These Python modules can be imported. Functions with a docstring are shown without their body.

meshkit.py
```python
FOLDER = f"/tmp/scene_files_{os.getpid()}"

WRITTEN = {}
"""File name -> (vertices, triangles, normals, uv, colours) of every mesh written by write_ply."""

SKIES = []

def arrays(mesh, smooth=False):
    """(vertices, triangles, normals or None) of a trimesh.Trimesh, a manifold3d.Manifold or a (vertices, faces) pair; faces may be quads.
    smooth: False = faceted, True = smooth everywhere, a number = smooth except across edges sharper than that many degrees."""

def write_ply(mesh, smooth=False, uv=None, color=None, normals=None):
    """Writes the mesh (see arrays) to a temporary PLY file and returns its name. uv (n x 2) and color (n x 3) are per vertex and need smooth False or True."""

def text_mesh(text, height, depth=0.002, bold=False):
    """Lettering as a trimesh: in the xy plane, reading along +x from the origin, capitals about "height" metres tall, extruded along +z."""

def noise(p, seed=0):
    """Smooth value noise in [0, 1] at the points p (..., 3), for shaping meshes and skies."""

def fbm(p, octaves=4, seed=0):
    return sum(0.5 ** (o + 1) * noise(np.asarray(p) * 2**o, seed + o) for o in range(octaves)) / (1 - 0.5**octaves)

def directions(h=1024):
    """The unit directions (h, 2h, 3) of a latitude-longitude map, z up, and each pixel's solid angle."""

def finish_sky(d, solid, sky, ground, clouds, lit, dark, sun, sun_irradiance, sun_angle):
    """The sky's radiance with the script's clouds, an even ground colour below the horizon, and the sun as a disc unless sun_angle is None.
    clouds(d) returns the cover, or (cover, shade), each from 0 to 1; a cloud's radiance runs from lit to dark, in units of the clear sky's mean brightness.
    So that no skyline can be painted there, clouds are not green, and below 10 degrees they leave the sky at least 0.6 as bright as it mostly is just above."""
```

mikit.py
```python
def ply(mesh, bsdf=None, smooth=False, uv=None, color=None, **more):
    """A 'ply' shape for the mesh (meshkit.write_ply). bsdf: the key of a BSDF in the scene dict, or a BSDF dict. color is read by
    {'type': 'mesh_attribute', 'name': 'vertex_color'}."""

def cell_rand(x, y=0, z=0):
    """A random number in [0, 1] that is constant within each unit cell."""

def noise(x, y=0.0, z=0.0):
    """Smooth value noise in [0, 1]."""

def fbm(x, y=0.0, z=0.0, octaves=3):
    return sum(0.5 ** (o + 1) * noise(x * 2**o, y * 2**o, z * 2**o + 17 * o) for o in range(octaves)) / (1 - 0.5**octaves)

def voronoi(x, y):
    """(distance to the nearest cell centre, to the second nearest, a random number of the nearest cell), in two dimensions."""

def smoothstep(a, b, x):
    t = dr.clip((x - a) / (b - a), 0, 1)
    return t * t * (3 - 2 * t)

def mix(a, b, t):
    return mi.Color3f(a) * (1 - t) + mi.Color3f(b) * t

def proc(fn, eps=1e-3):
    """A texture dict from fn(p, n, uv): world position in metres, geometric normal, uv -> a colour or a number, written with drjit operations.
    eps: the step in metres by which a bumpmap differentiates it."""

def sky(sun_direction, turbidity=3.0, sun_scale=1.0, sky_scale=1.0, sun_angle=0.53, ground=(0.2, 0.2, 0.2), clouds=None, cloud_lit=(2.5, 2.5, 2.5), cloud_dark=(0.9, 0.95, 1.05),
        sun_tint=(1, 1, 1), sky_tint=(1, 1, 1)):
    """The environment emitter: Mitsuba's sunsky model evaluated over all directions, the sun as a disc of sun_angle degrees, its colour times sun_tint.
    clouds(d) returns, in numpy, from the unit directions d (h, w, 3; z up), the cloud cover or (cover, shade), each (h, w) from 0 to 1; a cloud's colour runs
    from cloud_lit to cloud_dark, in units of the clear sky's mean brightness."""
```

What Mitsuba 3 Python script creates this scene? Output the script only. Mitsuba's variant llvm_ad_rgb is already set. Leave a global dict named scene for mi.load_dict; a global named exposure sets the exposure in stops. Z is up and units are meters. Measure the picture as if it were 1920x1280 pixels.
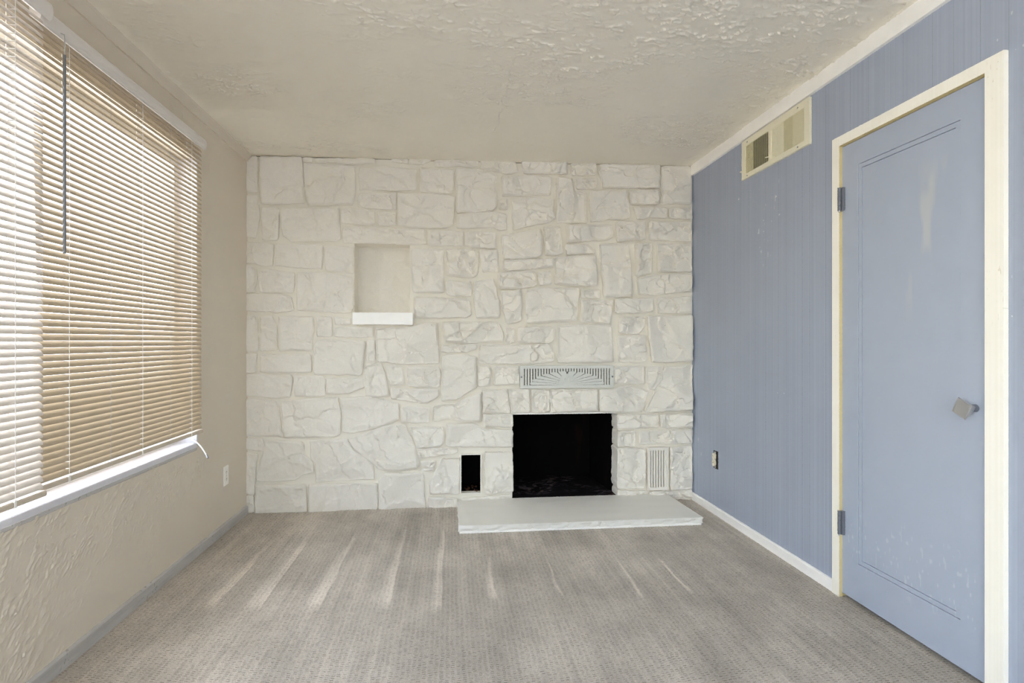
import math, random
import numpy as np
import trimesh, shapely
from shapely.geometry import Polygon, Point, LineString, box as sbox
from shapely.ops import unary_union
from scipy.spatial import Delaunay
import drjit as dr
import mitsuba as mi
import mikit, meshkit

T = mi.ScalarTransform4f
scene, labels = {}, {}
rng = np.random.default_rng(7)
random.seed(7)

# ------------------------------------------------------------------ camera, sky, exposure
FPX, CX, CY, CAM_H = 1060.0, 960.0, 640.0, 1.15
YAW = math.atan(115.0 / FPX)
SY, CYW = math.sin(YAW), math.cos(YAW)
scene['camera'] = {'type': 'perspective', 'fov': math.degrees(2 * math.atan(960 / FPX)), 'fov_axis': 'x',
                   'to_world': T().look_at(origin=[0, 0, CAM_H], target=[SY, CYW, CAM_H], up=[0, 0, 1]), 'near_clip': 0.02}


def overcast(d):
    n = meshkit.fbm(d * 2.3 + 5.0, 4, 3)
    return np.clip((n - 0.25) * 2.2, 0, 1) * 0.6, np.clip((n - 0.45) * 1.5, 0, 1)


scene['sky'] = mikit.sky((0.55, 0.6, 0.58), turbidity=4.0, sun_scale=0.0, sky_scale=1.0, ground=(1.0, 0.93, 0.82),  # sun is off; sunlight on the ground is put into its colour
                         clouds=overcast, cloud_lit=(1.7, 1.65, 1.57), cloud_dark=(1.0, 0.98, 0.95), sky_tint=(1.08, 1.0, 0.93))
exposure = 5.12

# ------------------------------------------------------------------ room dimensions
D = 3.955          # plane of the stone faces on the back wall
XL, XR = -1.36, 1.757
CEIL = 2.400
REAR = -2.3


def ceil_z(x):
    """The ceiling rises a little towards the blue wall."""
    return CEIL + 0.009 * (x - XL)


def ray(px, py):
    u, v = (px - CX) / FPX, (CY - py) / FPX
    return np.array([SY + u * CYW, CYW - u * SY, v])


def on_plane(px, py, axis, val):
    """The point where the line of sight through a picture position meets a wall plane."""
    r = ray(px, py)
    o = np.array([0, 0, CAM_H])
    return o + r * (val - o[axis]) / r[axis]


def back(px, py, y=D):
    p = on_plane(px, py, 1, y)
    return p[0], p[2]


def ycol(px, x):
    """The depth at which a plane x = const is met in picture column px."""
    r = ray(px, CY)
    return r[1] / r[0] * x


# ------------------------------------------------------------------ mesh helpers
def cbox(x0, x1, y0, y1, z0, z1, b=0.0):
    """A box with chamfered edges."""
    if b <= 0:
        return trimesh.creation.box(bounds=[[x0, y0, z0], [x1, y1, z1]])
    lo, hi = np.array([x0, y0, z0]), np.array([x1, y1, z1])
    pts = []
    for c in np.ndindex(2, 2, 2):
        base = np.where(c, hi, lo)
        inn = np.where(c, hi - b, lo + b)
        for k in range(3):
            q = inn.copy()
            q[k] = base[k]
            pts.append(q)
    return trimesh.convex.convex_hull(np.array(pts))


def ext(poly, plane, a, b):
    """A shapely shape extruded from a to b along the normal of the plane 'xz', 'yz' or 'xy'."""
    out = []
    for g in getattr(poly, 'geoms', [poly]):
        m = trimesh.creation.extrude_polygon(g, b - a, engine='earcut')
        v = np.array(m.vertices)
        f = np.array(m.faces)
        if plane == 'xz':
            v = np.stack([v[:, 0], v[:, 2] + a, v[:, 1]], 1)
            f = f[:, ::-1]
        elif plane == 'yz':
            v = np.stack([v[:, 2] + a, v[:, 0], v[:, 1]], 1)
        else:
            v = v + [0, 0, a]
        out.append(trimesh.Trimesh(v, f, process=False))
    return cat(out)


def cat(ms):
    return ms[0] if len(ms) == 1 else trimesh.util.concatenate(ms)


def tube(points, r, sides=8, cap=True):
    p = np.asarray(points, float)
    t = np.gradient(p, axis=0)
    t /= np.linalg.norm(t, axis=1, keepdims=True)
    ref = np.where(np.abs(t[:, 2:]) < 0.9, [[0, 0, 1.0]], [[1.0, 0, 0]])
    a = np.cross(t, ref)
    a /= np.linalg.norm(a, axis=1, keepdims=True)
    b = np.cross(t, a)
    rr = np.broadcast_to(r, (len(p),))[:, None, None]
    ang = np.arange(sides) * 2 * np.pi / sides
    v = (p[:, None] + rr * (np.cos(ang)[None, :, None] * a[:, None] + np.sin(ang)[None, :, None] * b[:, None])).reshape(-1, 3)
    f = []
    n = len(p)
    for i in range(n - 1):
        for j in range(sides):
            k = (j + 1) % sides
            f += [[i * sides + j, i * sides + k, (i + 1) * sides + k], [i * sides + j, (i + 1) * sides + k, (i + 1) * sides + j]]
    if cap:
        v = np.vstack([v, p[0], p[-1]])
        c0, c1 = n * sides, n * sides + 1
        for j in range(sides):
            k = (j + 1) % sides
            f += [[c0, k, j], [c1, (n - 1) * sides + j, (n - 1) * sides + k]]
    m = trimesh.Trimesh(v, f, process=False)
    if m.volume < 0:
        m.invert()
    return m


def cyl(p0, p1, r, sides=16):
    p0, p1 = np.array(p0, float), np.array(p1, float)
    return tube([p0, p0 + (p1 - p0) * 0.5, p1], r, sides)


USED = {}


def add(name, mesh, bsdf, parent=None, smooth=False, label=None, **more):
    base = (parent + '__' if parent else '') + name
    n = USED.get(base, 0)
    USED[base] = n + 1
    key = base if n == 0 else f'{base}_{n:03d}'
    scene[key] = mesh if isinstance(mesh, dict) else mikit.ply(mesh, bsdf, smooth=smooth, **more)
    if label:
        labels.setdefault(key, {})['label'] = label
    return key


def struct(key, label=None):
    labels[key] = {'kind': 'structure'}
    if label:
        labels[key]['label'] = label
    return key


def thing(key, label, category, group=None):
    labels[key] = {'label': label, 'category': category}
    if group:
        labels[key]['group'] = group
    return key


# ------------------------------------------------------------------ materials
def rgb(*c):
    return {'type': 'rgb', 'value': list(c)}


def matte(color, rough=0.6, spec=0.35):
    return {'type': 'twosided', 'bsdf': {'type': 'principled', 'base_color': color if isinstance(color, dict) else rgb(*color), 'roughness': rough, 'specular': spec}}


def bumped(color, height, scale, rough=0.6, spec=0.35, eps=1e-3):
    return {'type': 'twosided', 'bsdf': {'type': 'bumpmap', 'arbitrary': mikit.proc(height, eps), 'scale': scale,
            'bsdf': {'type': 'principled', 'base_color': color if isinstance(color, dict) else rgb(*color), 'roughness': rough, 'specular': spec}}}


noise, fbm, mix, sstep = mikit.noise, mikit.fbm, mikit.mix, mikit.smoothstep


# painted stone
def stone_col(p, n, uv):
    a = fbm(p.x * 3.1 + 2, p.z * 3.1, 1.0, 3)
    b = noise(p.x * 160, p.z * 160, p.y * 160)
    c = mix((0.755, 0.72, 0.65), (0.80, 0.765, 0.70), a)
    return c * (0.965 + 0.06 * b)


def stone_h(p, n, uv):
    return fbm(p.x * 55, p.y * 55, p.z * 70, 4)


scene['m_stone'] = bumped(mikit.proc(stone_col), stone_h, 0.0055, 0.62, 0.3)


def mortar_col(p, n, uv):
    a = fbm(p.x * 2.0 + 9, p.z * 2.0, 4.0, 3)
    return mix((0.765, 0.728, 0.645), (0.795, 0.758, 0.68), a)


def mortar_h(p, n, uv):
    return fbm(p.x * 24, p.y * 24, p.z * 24, 3)


scene['m_mortar'] = bumped(mikit.proc(mortar_col), mortar_h, 0.008, 0.6, 0.3)


# ceiling and beige wall plaster (their relief is in the meshes)
def ceil_col(p, n, uv):
    a = fbm(p.x * 1.3, p.y * 1.3 + 4, 2.0, 3)
    return mix((0.77, 0.72, 0.62), (0.82, 0.775, 0.685), a)


scene['m_ceiling'] = matte(mikit.proc(ceil_col), 0.38, 0.45)


def beige_col(p, n, uv):
    a = fbm(p.y * 1.5, p.z * 1.5, 2.0, 3)
    return mix((0.665, 0.595, 0.495), (0.71, 0.645, 0.545), a)


scene['m_beige'] = matte(mikit.proc(beige_col), 0.5, 0.35)


# blue combed panelling
def blue_lines(p):
    a = noise(p.y * 150, 0.5, p.z * 0.35)
    b = noise(p.y * 420, 3.5, p.z * 0.6)
    return 0.6 * a + 0.4 * b


def groove(p):
    """Thin deeper grooves at uneven spacing."""
    cell = dr.floor(p.y / 0.098)
    off = 0.02 + 0.055 * mikit.cell_rand(cell, 5, 2)
    d = dr.abs(p.y - cell * 0.098 - off)
    return (1 - sstep(0.0003, 0.0014, d)) * (0.35 + 0.65 * noise(cell * 7.3, p.z * 2.5, 1.0))


def blue_col(p, n, uv):
    c = mix((0.315, 0.355, 0.445), (0.39, 0.43, 0.52), blue_lines(p))
    c = c * (0.94 + 0.12 * fbm(p.y * 2.0, p.z * 2.0, 3.0, 3))
    chip = sstep(0.93, 0.95, noise(p.y * 85, p.z * 48, 8.0)) * sstep(0.70, 0.8, fbm(p.y * 3.1, p.z * 2.4, 1.0, 2))
    c = mix(c, (0.72, 0.73, 0.72), chip * 0.8)
    return c * (1 - 0.28 * groove(p))


def blue_h(p, n, uv):
    return 0.5 * blue_lines(p) - 0.9 * groove(p)


scene['m_blue'] = bumped(mikit.proc(blue_col), blue_h, 0.0009, 0.5, 0.4, 5e-4)


def door_col(p, n, uv):
    c = mix((0.365, 0.415, 0.515), (0.405, 0.445, 0.535), fbm(p.y * 3.0, p.z * 1.6, 2.0, 3))
    patch = sstep(0.56, 0.72, fbm(p.y * 13, p.z * 3.0 + 1.3, 6.0, 3)) * sstep(1.15, 1.5, p.z) * (1 - sstep(1.72, 1.85, p.z)) * (1 - sstep(0.04, 0.16, dr.abs(p.y - 1.93)))
    c = mix(c, (0.55, 0.55, 0.52), patch * 0.45)
    scuff = sstep(0.84, 0.9, noise(p.y * 120, p.z * 38, 4.0)) * (1 - sstep(0.3, 0.5, p.z)) * sstep(0.12, 0.2, p.z)
    return mix(c, (0.68, 0.70, 0.72), scuff * 0.25)


def door_h(p, n, uv):
    return fbm(p.y * 200, p.z * 30, 1.0, 2)


scene['m_door'] = bumped(mikit.proc(door_col), door_h, 0.0005, 0.42, 0.45)


def cream_col(p, n, uv):
    c = mix((0.90, 0.865, 0.765), (0.93, 0.90, 0.82), noise(p.y * 190, p.z * 1.2, p.x * 30))
    ch = sstep(0.9, 0.94, noise(p.y * 240, p.z * 90, 2.0)) * sstep(0.6, 0.75, noise(p.y * 5, p.z * 6, 9.0))
    return mix(c, (0.62, 0.54, 0.40), ch * 0.4)


scene['m_cream'] = matte(mikit.proc(cream_col), 0.42, 0.45)
scene['m_jamb'] = matte((0.60, 0.50, 0.27), 0.5)


def white_col(p, n, uv):
    return mix((0.90, 0.885, 0.85), (0.935, 0.92, 0.89), fbm(p.y * 30, p.z * 30, p.x * 30, 2))


scene['m_white'] = matte(mikit.proc(white_col), 0.4, 0.45)
scene['m_plastic'] = matte((0.86, 0.84, 0.78), 0.3, 0.5)
scene['m_ivory'] = matte((0.80, 0.74, 0.58), 0.35, 0.5)


def greytrim_col(p, n, uv):
    a = fbm(p.y * 6, p.z * 60, 3.0, 3)
    c = mix((0.42, 0.41, 0.40), (0.56, 0.55, 0.53), a)
    ch = sstep(0.82, 0.9, noise(p.y * 130, p.z * 90, 2.0)) * sstep(0.5, 0.7, noise(p.y * 6, p.z * 8, 9.0))
    return mix(c, (0.2, 0.18, 0.15), ch * 0.6)


scene['m_greytrim'] = matte(mikit.proc(greytrim_col), 0.5)
scene['m_register'] = matte((0.66, 0.665, 0.62), 0.45, 0.4)
scene['m_grime_shade'] = matte((0.17, 0.165, 0.145), 0.7, 0.3)  # grime plus the shade behind the slots, both put into the colour
scene['m_vent'] = matte((0.80, 0.76, 0.60), 0.4, 0.45)
scene['m_louvre'] = matte((0.62, 0.58, 0.39), 0.42, 0.45)
scene['m_louvre_pale'] = matte((0.70, 0.66, 0.48), 0.42, 0.45)
scene['m_louvre_dark'] = matte((0.36, 0.33, 0.22), 0.5, 0.4)
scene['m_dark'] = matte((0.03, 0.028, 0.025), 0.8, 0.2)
scene['m_steel'] = {'type': 'principled', 'base_color': rgb(0.5, 0.5, 0.51), 'metallic': 0.8, 'roughness': 0.36}
scene['m_hinge'] = matte((0.13, 0.14, 0.165), 0.35, 0.6)
scene['m_slat'] = matte((0.46, 0.375, 0.265), 0.4, 0.5)
scene['m_slat_white'] = matte((0.68, 0.62, 0.56), 0.4, 0.5)
scene['m_rail'] = matte((0.74, 0.70, 0.66), 0.4, 0.5)
scene['m_bottom_rail'] = matte((0.60, 0.52, 0.42), 0.4, 0.5)
scene['m_cord'] = matte((0.84, 0.82, 0.78), 0.6)
scene['m_wand'] = matte((0.13, 0.135, 0.15), 0.25, 0.5)
scene['m_sill'] = matte((0.66, 0.66, 0.71), 0.4, 0.45)
scene['m_glass'] = {'type': 'thindielectric', 'int_ior': 1.5}
scene['m_alu'] = matte((0.62, 0.61, 0.6), 0.4, 0.5)


# soot
def soot_col(p, n, uv):
    a = sstep(0.62, 0.8, fbm(p.x * 22, p.z * 5, p.y * 9, 3))
    return mix((0.0015, 0.0013, 0.0013), (0.008, 0.003, 0.002), a)


scene['m_soot'] = matte(mikit.proc(soot_col), 0.9, 0.1)


def ash_col(p, n, uv):
    a = sstep(0.40, 0.85, fbm(p.x * 34, p.y * 40, 1.0, 4)) * sstep(0.3, 0.65, fbm(p.x * 4.5, p.y * 4.0, 7.0, 2))
    b = sstep(0.55, 0.7, fbm(p.x * 6 + 4, p.y * 9, 3.0, 3))
    return mix(mix((0.006, 0.005, 0.006), (0.075, 0.06, 0.068), a), (0.12, 0.06, 0.03), b * a * 0.7)


scene['m_ash'] = matte(mikit.proc(ash_col), 0.95, 0.1)


# carpet
def carpet_pat(p):
    """Ribs along the room with short dark dashes between the loops."""
    wx = p.x + 0.005 * noise(p.x * 12, p.y * 12, 1.0)
    wy = p.y + 0.007 * noise(p.x * 40, p.y * 25, 5.0)
    col = dr.floor(wx / 0.0195)
    fx = wx / 0.0195 - col
    v = wy / 0.0118 + mikit.cell_rand(col, 3, 1)
    row = dr.floor(v)
    fy = v - row
    r = mikit.cell_rand(col, row, 9)
    r2 = mikit.cell_rand(col, row, 4)
    a = 0.06 + 0.22 * r2
    dash = sstep(a, a + 0.10, fx) * (1 - sstep(a + 0.42 + 0.2 * r, a + 0.55 + 0.2 * r, fx)) * sstep(0.08, 0.22, fy) * (1 - sstep(0.34, 0.55, fy))
    return 1 - dash * (0.25 + 0.75 * sstep(0.15, 0.8, r))


STREAKS = []
for px, top, bot, w in [(512, 1010, 1130, .105), (617, 1000, 1130, .11), (737, 985, 1128, .085), (828, 985, 1135, .08), (928, 1035, 1115, .05),
                        (1049, 1040, 1106, .018), (1198, 1035, 1112, .02), (1292, 1030, 1102, .022), (430, 1015, 1130, .09)]:
    q = on_plane(px, 1105, 2, 0.0)
    ya, yb = on_plane(px, top, 2, 0.0)[1], on_plane(px, bot, 2, 0.0)[1]
    STREAKS.append((float(q[0]), float(ya), float(yb), w))
for px in (905, 1010, 560, 700, 1150, 1400):
    q = on_plane(px, 1200, 2, 0.0)
    STREAKS.append((float(q[0]), 1.95, 1.15, 0.014))


def vacuum(p):
    """Where the vacuum cleaner has laid the pile over: strips with one sharp edge."""
    s = mi.Float(0)
    for x, ya, yb, w in STREAKS:
        t = dr.clip((ya - p.y) / (ya - yb), 0, 1)
        ww = w * (0.25 + 0.75 * t)
        d = (p.x - x) + 0.012 * (noise(p.y * 6, x * 50) - 0.5)
        inside = sstep(-1.0, -0.1, d / ww) * (1 - sstep(0.0, 0.006, d))
        ends = sstep(yb - 0.10, yb + 0.05, p.y) * (1 - sstep(ya - 0.16, ya, p.y))
        s = dr.maximum(s, inside * ends * (0.55 + 0.45 * t))
    return s


def carpet_col(p, n, uv):
    pat = carpet_pat(p)
    f = noise(p.x * 330, p.y * 330, 2.0)
    g = noise(p.x * 900, p.y * 900, 4.0)
    nap = fbm(p.x * 2.3 + 7, p.y * 1.4, 1.0, 3)
    blot = fbm(p.x * 6.5 + 3, p.y * 5.0, 4.0, 3)
    stripes = noise(p.x * 8.5 + 0.6 * noise(p.y * 2, 3.0), 2.0, p.y * 0.6)
    ribs = noise(p.x * 46.5, 8.0, p.y * 1.5)
    c = mix((0.235, 0.203, 0.168), (0.50, 0.455, 0.40), pat * (0.62 + 0.38 * f))
    c = c * (0.47 + 0.38 * nap + 0.36 * blot + 0.14 * stripes + 0.18 * ribs) * (0.80 + 0.4 * g)
    return c * (1 + 0.42 * vacuum(p))


def carpet_h(p, n, uv):
    return carpet_pat(p) + 0.35 * noise(p.x * 330, p.y * 330, 2.0)


scene['m_carpet'] = bumped(mikit.proc(carpet_col), carpet_h, 0.0028, 0.95, 0.1)


def hearth_col(p, n, uv):
    c = mix((0.74, 0.72, 0.665), (0.79, 0.775, 0.725), fbm(p.x * 3, p.y * 14, p.z * 4, 3))
    spot = sstep(0.92, 0.95, noise(p.x * 40, p.y * 60, p.z * 90)) * sstep(0.5, 0.7, noise(p.x * 5, p.y * 6, 1.0))
    return mix(c, (0.14, 0.12, 0.1), spot * 0.8)


def hearth_h(p, n, uv):
    up = dr.abs(n.z)
    return fbm(p.x * 30, p.y * 30, p.z * 45, 3) * (1.3 - up)


scene['m_hearth'] = bumped(mikit.proc(hearth_col), hearth_h, 0.012, 0.5, 0.35)

# ------------------------------------------------------------------ the room
# floor and ceiling
add('floor', cbox(XL - 0.2, XR + 0.2, REAR - 0.2, D + 0.8, -0.1, 0.0), 'm_carpet')
struct('floor', 'taupe looped carpet with pale vacuum cleaner streaks')
def knock(u, v, amount, seed, fq=1.0):
    """Knock-down plaster: curling ridges in patches and a fine skin. u, v in metres."""
    z = np.zeros_like(u)
    fb = lambda a, b, o, k: meshkit.fbm(np.stack([a, b, z + seed], -1), o, k)
    wu = u + 0.035 * (fb(u * 16, v * 16, 2, 1) - 0.5)
    wv = v + 0.035 * (fb(u * 16, v * 16, 2, 2) - 0.5)
    r1 = np.clip(1 - np.abs(2 * fb(wu * 15 * fq, wv * 30 * fq, 2, 3) - 1) * 5.5, 0, 1)
    r2 = np.clip(1 - np.abs(2 * fb(wu * 34 * fq, wv * 60 * fq, 2, 5) - 1) * 3.2, 0, 1)
    br = np.clip((fb(u * 19, v * 26, 2, 8) - 0.43) * 7, 0, 1)
    br2 = np.clip((fb(u * 8, v * 12, 3, 9) - 0.40) * 6, 0, 1)
    fine = fb(u * 70, v * 90, 2, 6)
    return 0.0075 * r1 * br * amount + 0.0030 * r2 * br2 * (0.3 + 0.7 * amount) + 0.0012 * fine * (0.5 + 0.5 * amount)


gx_, gy_ = np.meshgrid(np.arange(XL - 0.03, XR + 0.031, 0.0046), np.arange(1.72, D + 0.08, 0.0040))
pa = meshkit.fbm(np.stack([gx_ * 1.6 + 3, gy_ * 2.4, 0 * gx_], -1), 3, 4)
amt = np.clip((pa - 0.40) * 4.0 + 0.62 * (2.95 - gy_) + 0.12 * gx_, 0.10, 1.0)
sa, sb = on_plane(962, 110, 2, CEIL + 0.01), on_plane(930, 246, 2, CEIL + 0.01)
sx = sa[0] + (sb[0] - sa[0]) * (gy_ - sa[1]) / (sb[1] - sa[1]) + 0.02 * (meshkit.noise(np.stack([gy_ * 14, 0 * gy_, 0 * gy_], -1), 3) - 0.5)
seam = np.where((gy_ > sa[1]) & (gy_ < sb[1]), 0.0022 * np.exp(-np.abs(gx_ - sx) / 0.006) * np.sign(gx_ - sx), 0)
gz_ = ceil_z(gx_) - 1.15 * knock(gx_, gy_, amt, 1.5, 1.5) + seam


def sheet(a, b, c, flip):
    n, m = a.shape
    ii = np.arange(n * m).reshape(n, m)
    q = np.stack([ii[:-1, :-1], ii[:-1, 1:], ii[1:, 1:], ii[1:, :-1]], -1).reshape(-1, 4)
    f = np.vstack([q[:, [0, 1, 2]], q[:, [0, 2, 3]]])
    return trimesh.Trimesh(np.stack([a, b, c], -1).reshape(-1, 3), f[:, ::-1] if flip else f, process=False)


add('ceiling', cat([sheet(gx_, gy_, gz_, True), cbox(XL - 0.2, XR + 0.2, REAR - 0.2, D + 0.8, CEIL + 0.034, CEIL + 0.18)]), 'm_ceiling', smooth=40)
struct('ceiling', 'off-white ceiling with knock-down plaster texture')

# left wall with the window opening
WY0, WY1 = 0.72, ycol(369, XL)
WZ0, WZ1 = 0.60, 2.13
wl = sbox(REAR - 0.2, 0, D + 0.6, CEIL + 0.04).difference(sbox(WY0, WZ0, WY1, WZ1)).difference(sbox(REAR + 0.2, 0.3, 0.5, 2.25))  # second opening, behind the camera, is added to brighten the room
st = 0.0043
gy_, gz_ = np.meshgrid(np.arange(1.75, D + 0.03, st), np.arange(0.0, CEIL, st))
amt = np.clip((meshkit.fbm(np.stack([gy_ * 2.0 + 6, gz_ * 2.2, 0 * gy_], -1), 3, 7) - 0.44) * 4.0 + 0.75 * (2.55 - gy_) - 0.4 * np.maximum(gz_ - 0.5, 0), 0.0, 1.0)
gx_ = XL + 0.0008 + 0.65 * knock(0.8 * gz_ + 0.6 * gy_, 0.8 * gy_ - 0.6 * gz_, amt, 8.5, 2.1)
lw = sheet(gx_, gy_, gz_, False)
cc = lw.triangles_center
lw.update_faces(~((cc[:, 1] > WY0 - 0.003) & (cc[:, 1] < WY1 + 0.003) & (cc[:, 2] > WZ0 - 0.025) & (cc[:, 2] < WZ1 + 0.003)))
add('wall_left', cat([lw, ext(wl, 'yz', XL - 0.17, XL)]), 'm_beige', smooth=40)
struct('wall_left', 'beige textured plaster wall below and beside the window')

# right wall: an opening for the door leaf is left in it, so that the leaf sits in the wall
DY0, DY1, DZ1 = 1.676, 2.380, 2.024
wr = sbox(REAR - 0.2, 0, D + 0.6, CEIL + 0.04).difference(sbox(DY0 - 0.012, -1, DY1 + 0.012, DZ1 + 0.012))
add('wall_right', ext(wr, 'yz', XR, XR + 0.12), 'm_blue')
struct('wall_right', 'blue painted wall of finely grooved panelling')

# rear end of the room, behind the camera: a wall with an unseen opening added to let in light
wb = sbox(XL - 0.2, 0, XR + 0.2, CEIL + 0.04).difference(sbox(XL + 0.15, 0.25, 0.55, CEIL - 0.12))
add('wall_rear', ext(wb, 'xz', REAR - 0.15, REAR), 'm_beige')
struct('wall_rear')

# crown trims and baseboards
add('trim_1', ext(Polygon([(XR, ceil_z(XR)), (XR - 0.02, ceil_z(XR)), (XR - 0.017, ceil_z(XR) - 0.073), (XR, ceil_z(XR) - 0.073)]), 'xz', REAR, D - 0.005), 'm_white')
struct('trim_1', 'white crown board along the top of the blue wall')
cove = [(XL, CEIL - 0.045), (XL + 0.008, CEIL - 0.044), (XL + 0.03, CEIL - 0.014), (XL + 0.036, CEIL), (XL, CEIL)]
add('trim_2', ext(Polygon(cove), 'xz', REAR, D + 0.0), 'm_beige')
struct('trim_2', 'narrow coved strip where the beige wall meets the ceiling')
add('baseboard_right', ext(Polygon([(XR, 0), (XR - 0.014, 0), (XR - 0.013, 0.046), (XR - 0.008, 0.052), (XR, 0.053)]), 'xz', DY1 + 0.03, D - 0.005), 'm_white')
struct('baseboard_right', 'low white baseboard under the blue wall')
add('baseboard_left', ext(Polygon([(XL, 0), (XL + 0.014, 0), (XL + 0.014, 0.05), (XL + 0.006, 0.056), (XL, 0.056)]), 'xz', REAR, D - 0.01), 'm_greytrim')
struct('baseboard_left', 'low grey scuffed baseboard under the beige wall')

# ------------------------------------------------------------------ back wall: mortar bed and stones
FX0, FZ1 = back(962, 776)
FX1, _ = back(1157, 776)
FZ0 = back(1050, 938)[1]
NX0, NZ0 = back(664, 586)
NX1, NZ1 = back(768, 457)
CX0, CZ0 = back(864, 925)
CX1, CZ1 = back(902, 851)
MORT = D + 0.017
wall_poly = Polygon([(XL - 0.15, 0), (XR + 0.1, 0), (XR + 0.1, ceil_z(XR + 0.1) - 0.005), (XL - 0.15, ceil_z(XL - 0.15) - 0.005)])
add('shade_strip', cbox(XL - 0.15, XR + 0.1, MORT + 0.012, MORT + 0.08, CEIL - 0.03, CEIL + 0.034), 'm_dark', 'wall_back', label='dark strip painting the shade in the gap along the ceiling')  # near-black strip paints the shade in the gap under the ceiling
holes = unary_union([sbox(FX0 - 0.004, -0.1, FX1 + 0.012, FZ1), sbox(NX0, NZ0, NX1, NZ1), sbox(CX0, CZ0, CX1, CZ1)])


def rough_sheet(poly, step, y, amp, seed):
    """A sheet facing the room, meshed finely, its surface uneven by amp."""
    x0, z0, x1, z1 = poly.bounds
    gx, gz = np.meshgrid(np.arange(x0 + step / 2, x1, step), np.arange(z0 + step / 2, z1, step))
    pts = np.stack([gx.ravel(), gz.ravel()], 1) + rng.uniform(-0.2, 0.2, (gx.size, 2)) * step
    inn = poly.buffer(-step * 0.4)
    pts = pts[shapely.contains_xy(inn, pts[:, 0], pts[:, 1])]
    ring = []
    for g in getattr(poly, 'geoms', [poly]):
        for r in [g.exterior, *g.interiors]:
            n = max(8, int(r.length / step))
            ring += [r.interpolate(k / n, normalized=True).coords[0] for k in range(n)] + list(r.coords[:-1])
    pts = np.unique(np.round(np.vstack([pts, np.array(ring)]), 6), axis=0)
    tri = Delaunay(pts).simplices
    c = pts[tri].mean(1)
    tri = tri[shapely.contains_xy(poly, c[:, 0], c[:, 1])]
    h = amp * (2 * meshkit.fbm(np.stack([pts[:, 0] * 9, pts[:, 1] * 9, 0 * pts[:, 0] + seed], 1), 3, seed) - 1)
    v = np.stack([pts[:, 0], y + h, pts[:, 1]], 1)
    return face_room(v, tri)


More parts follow.
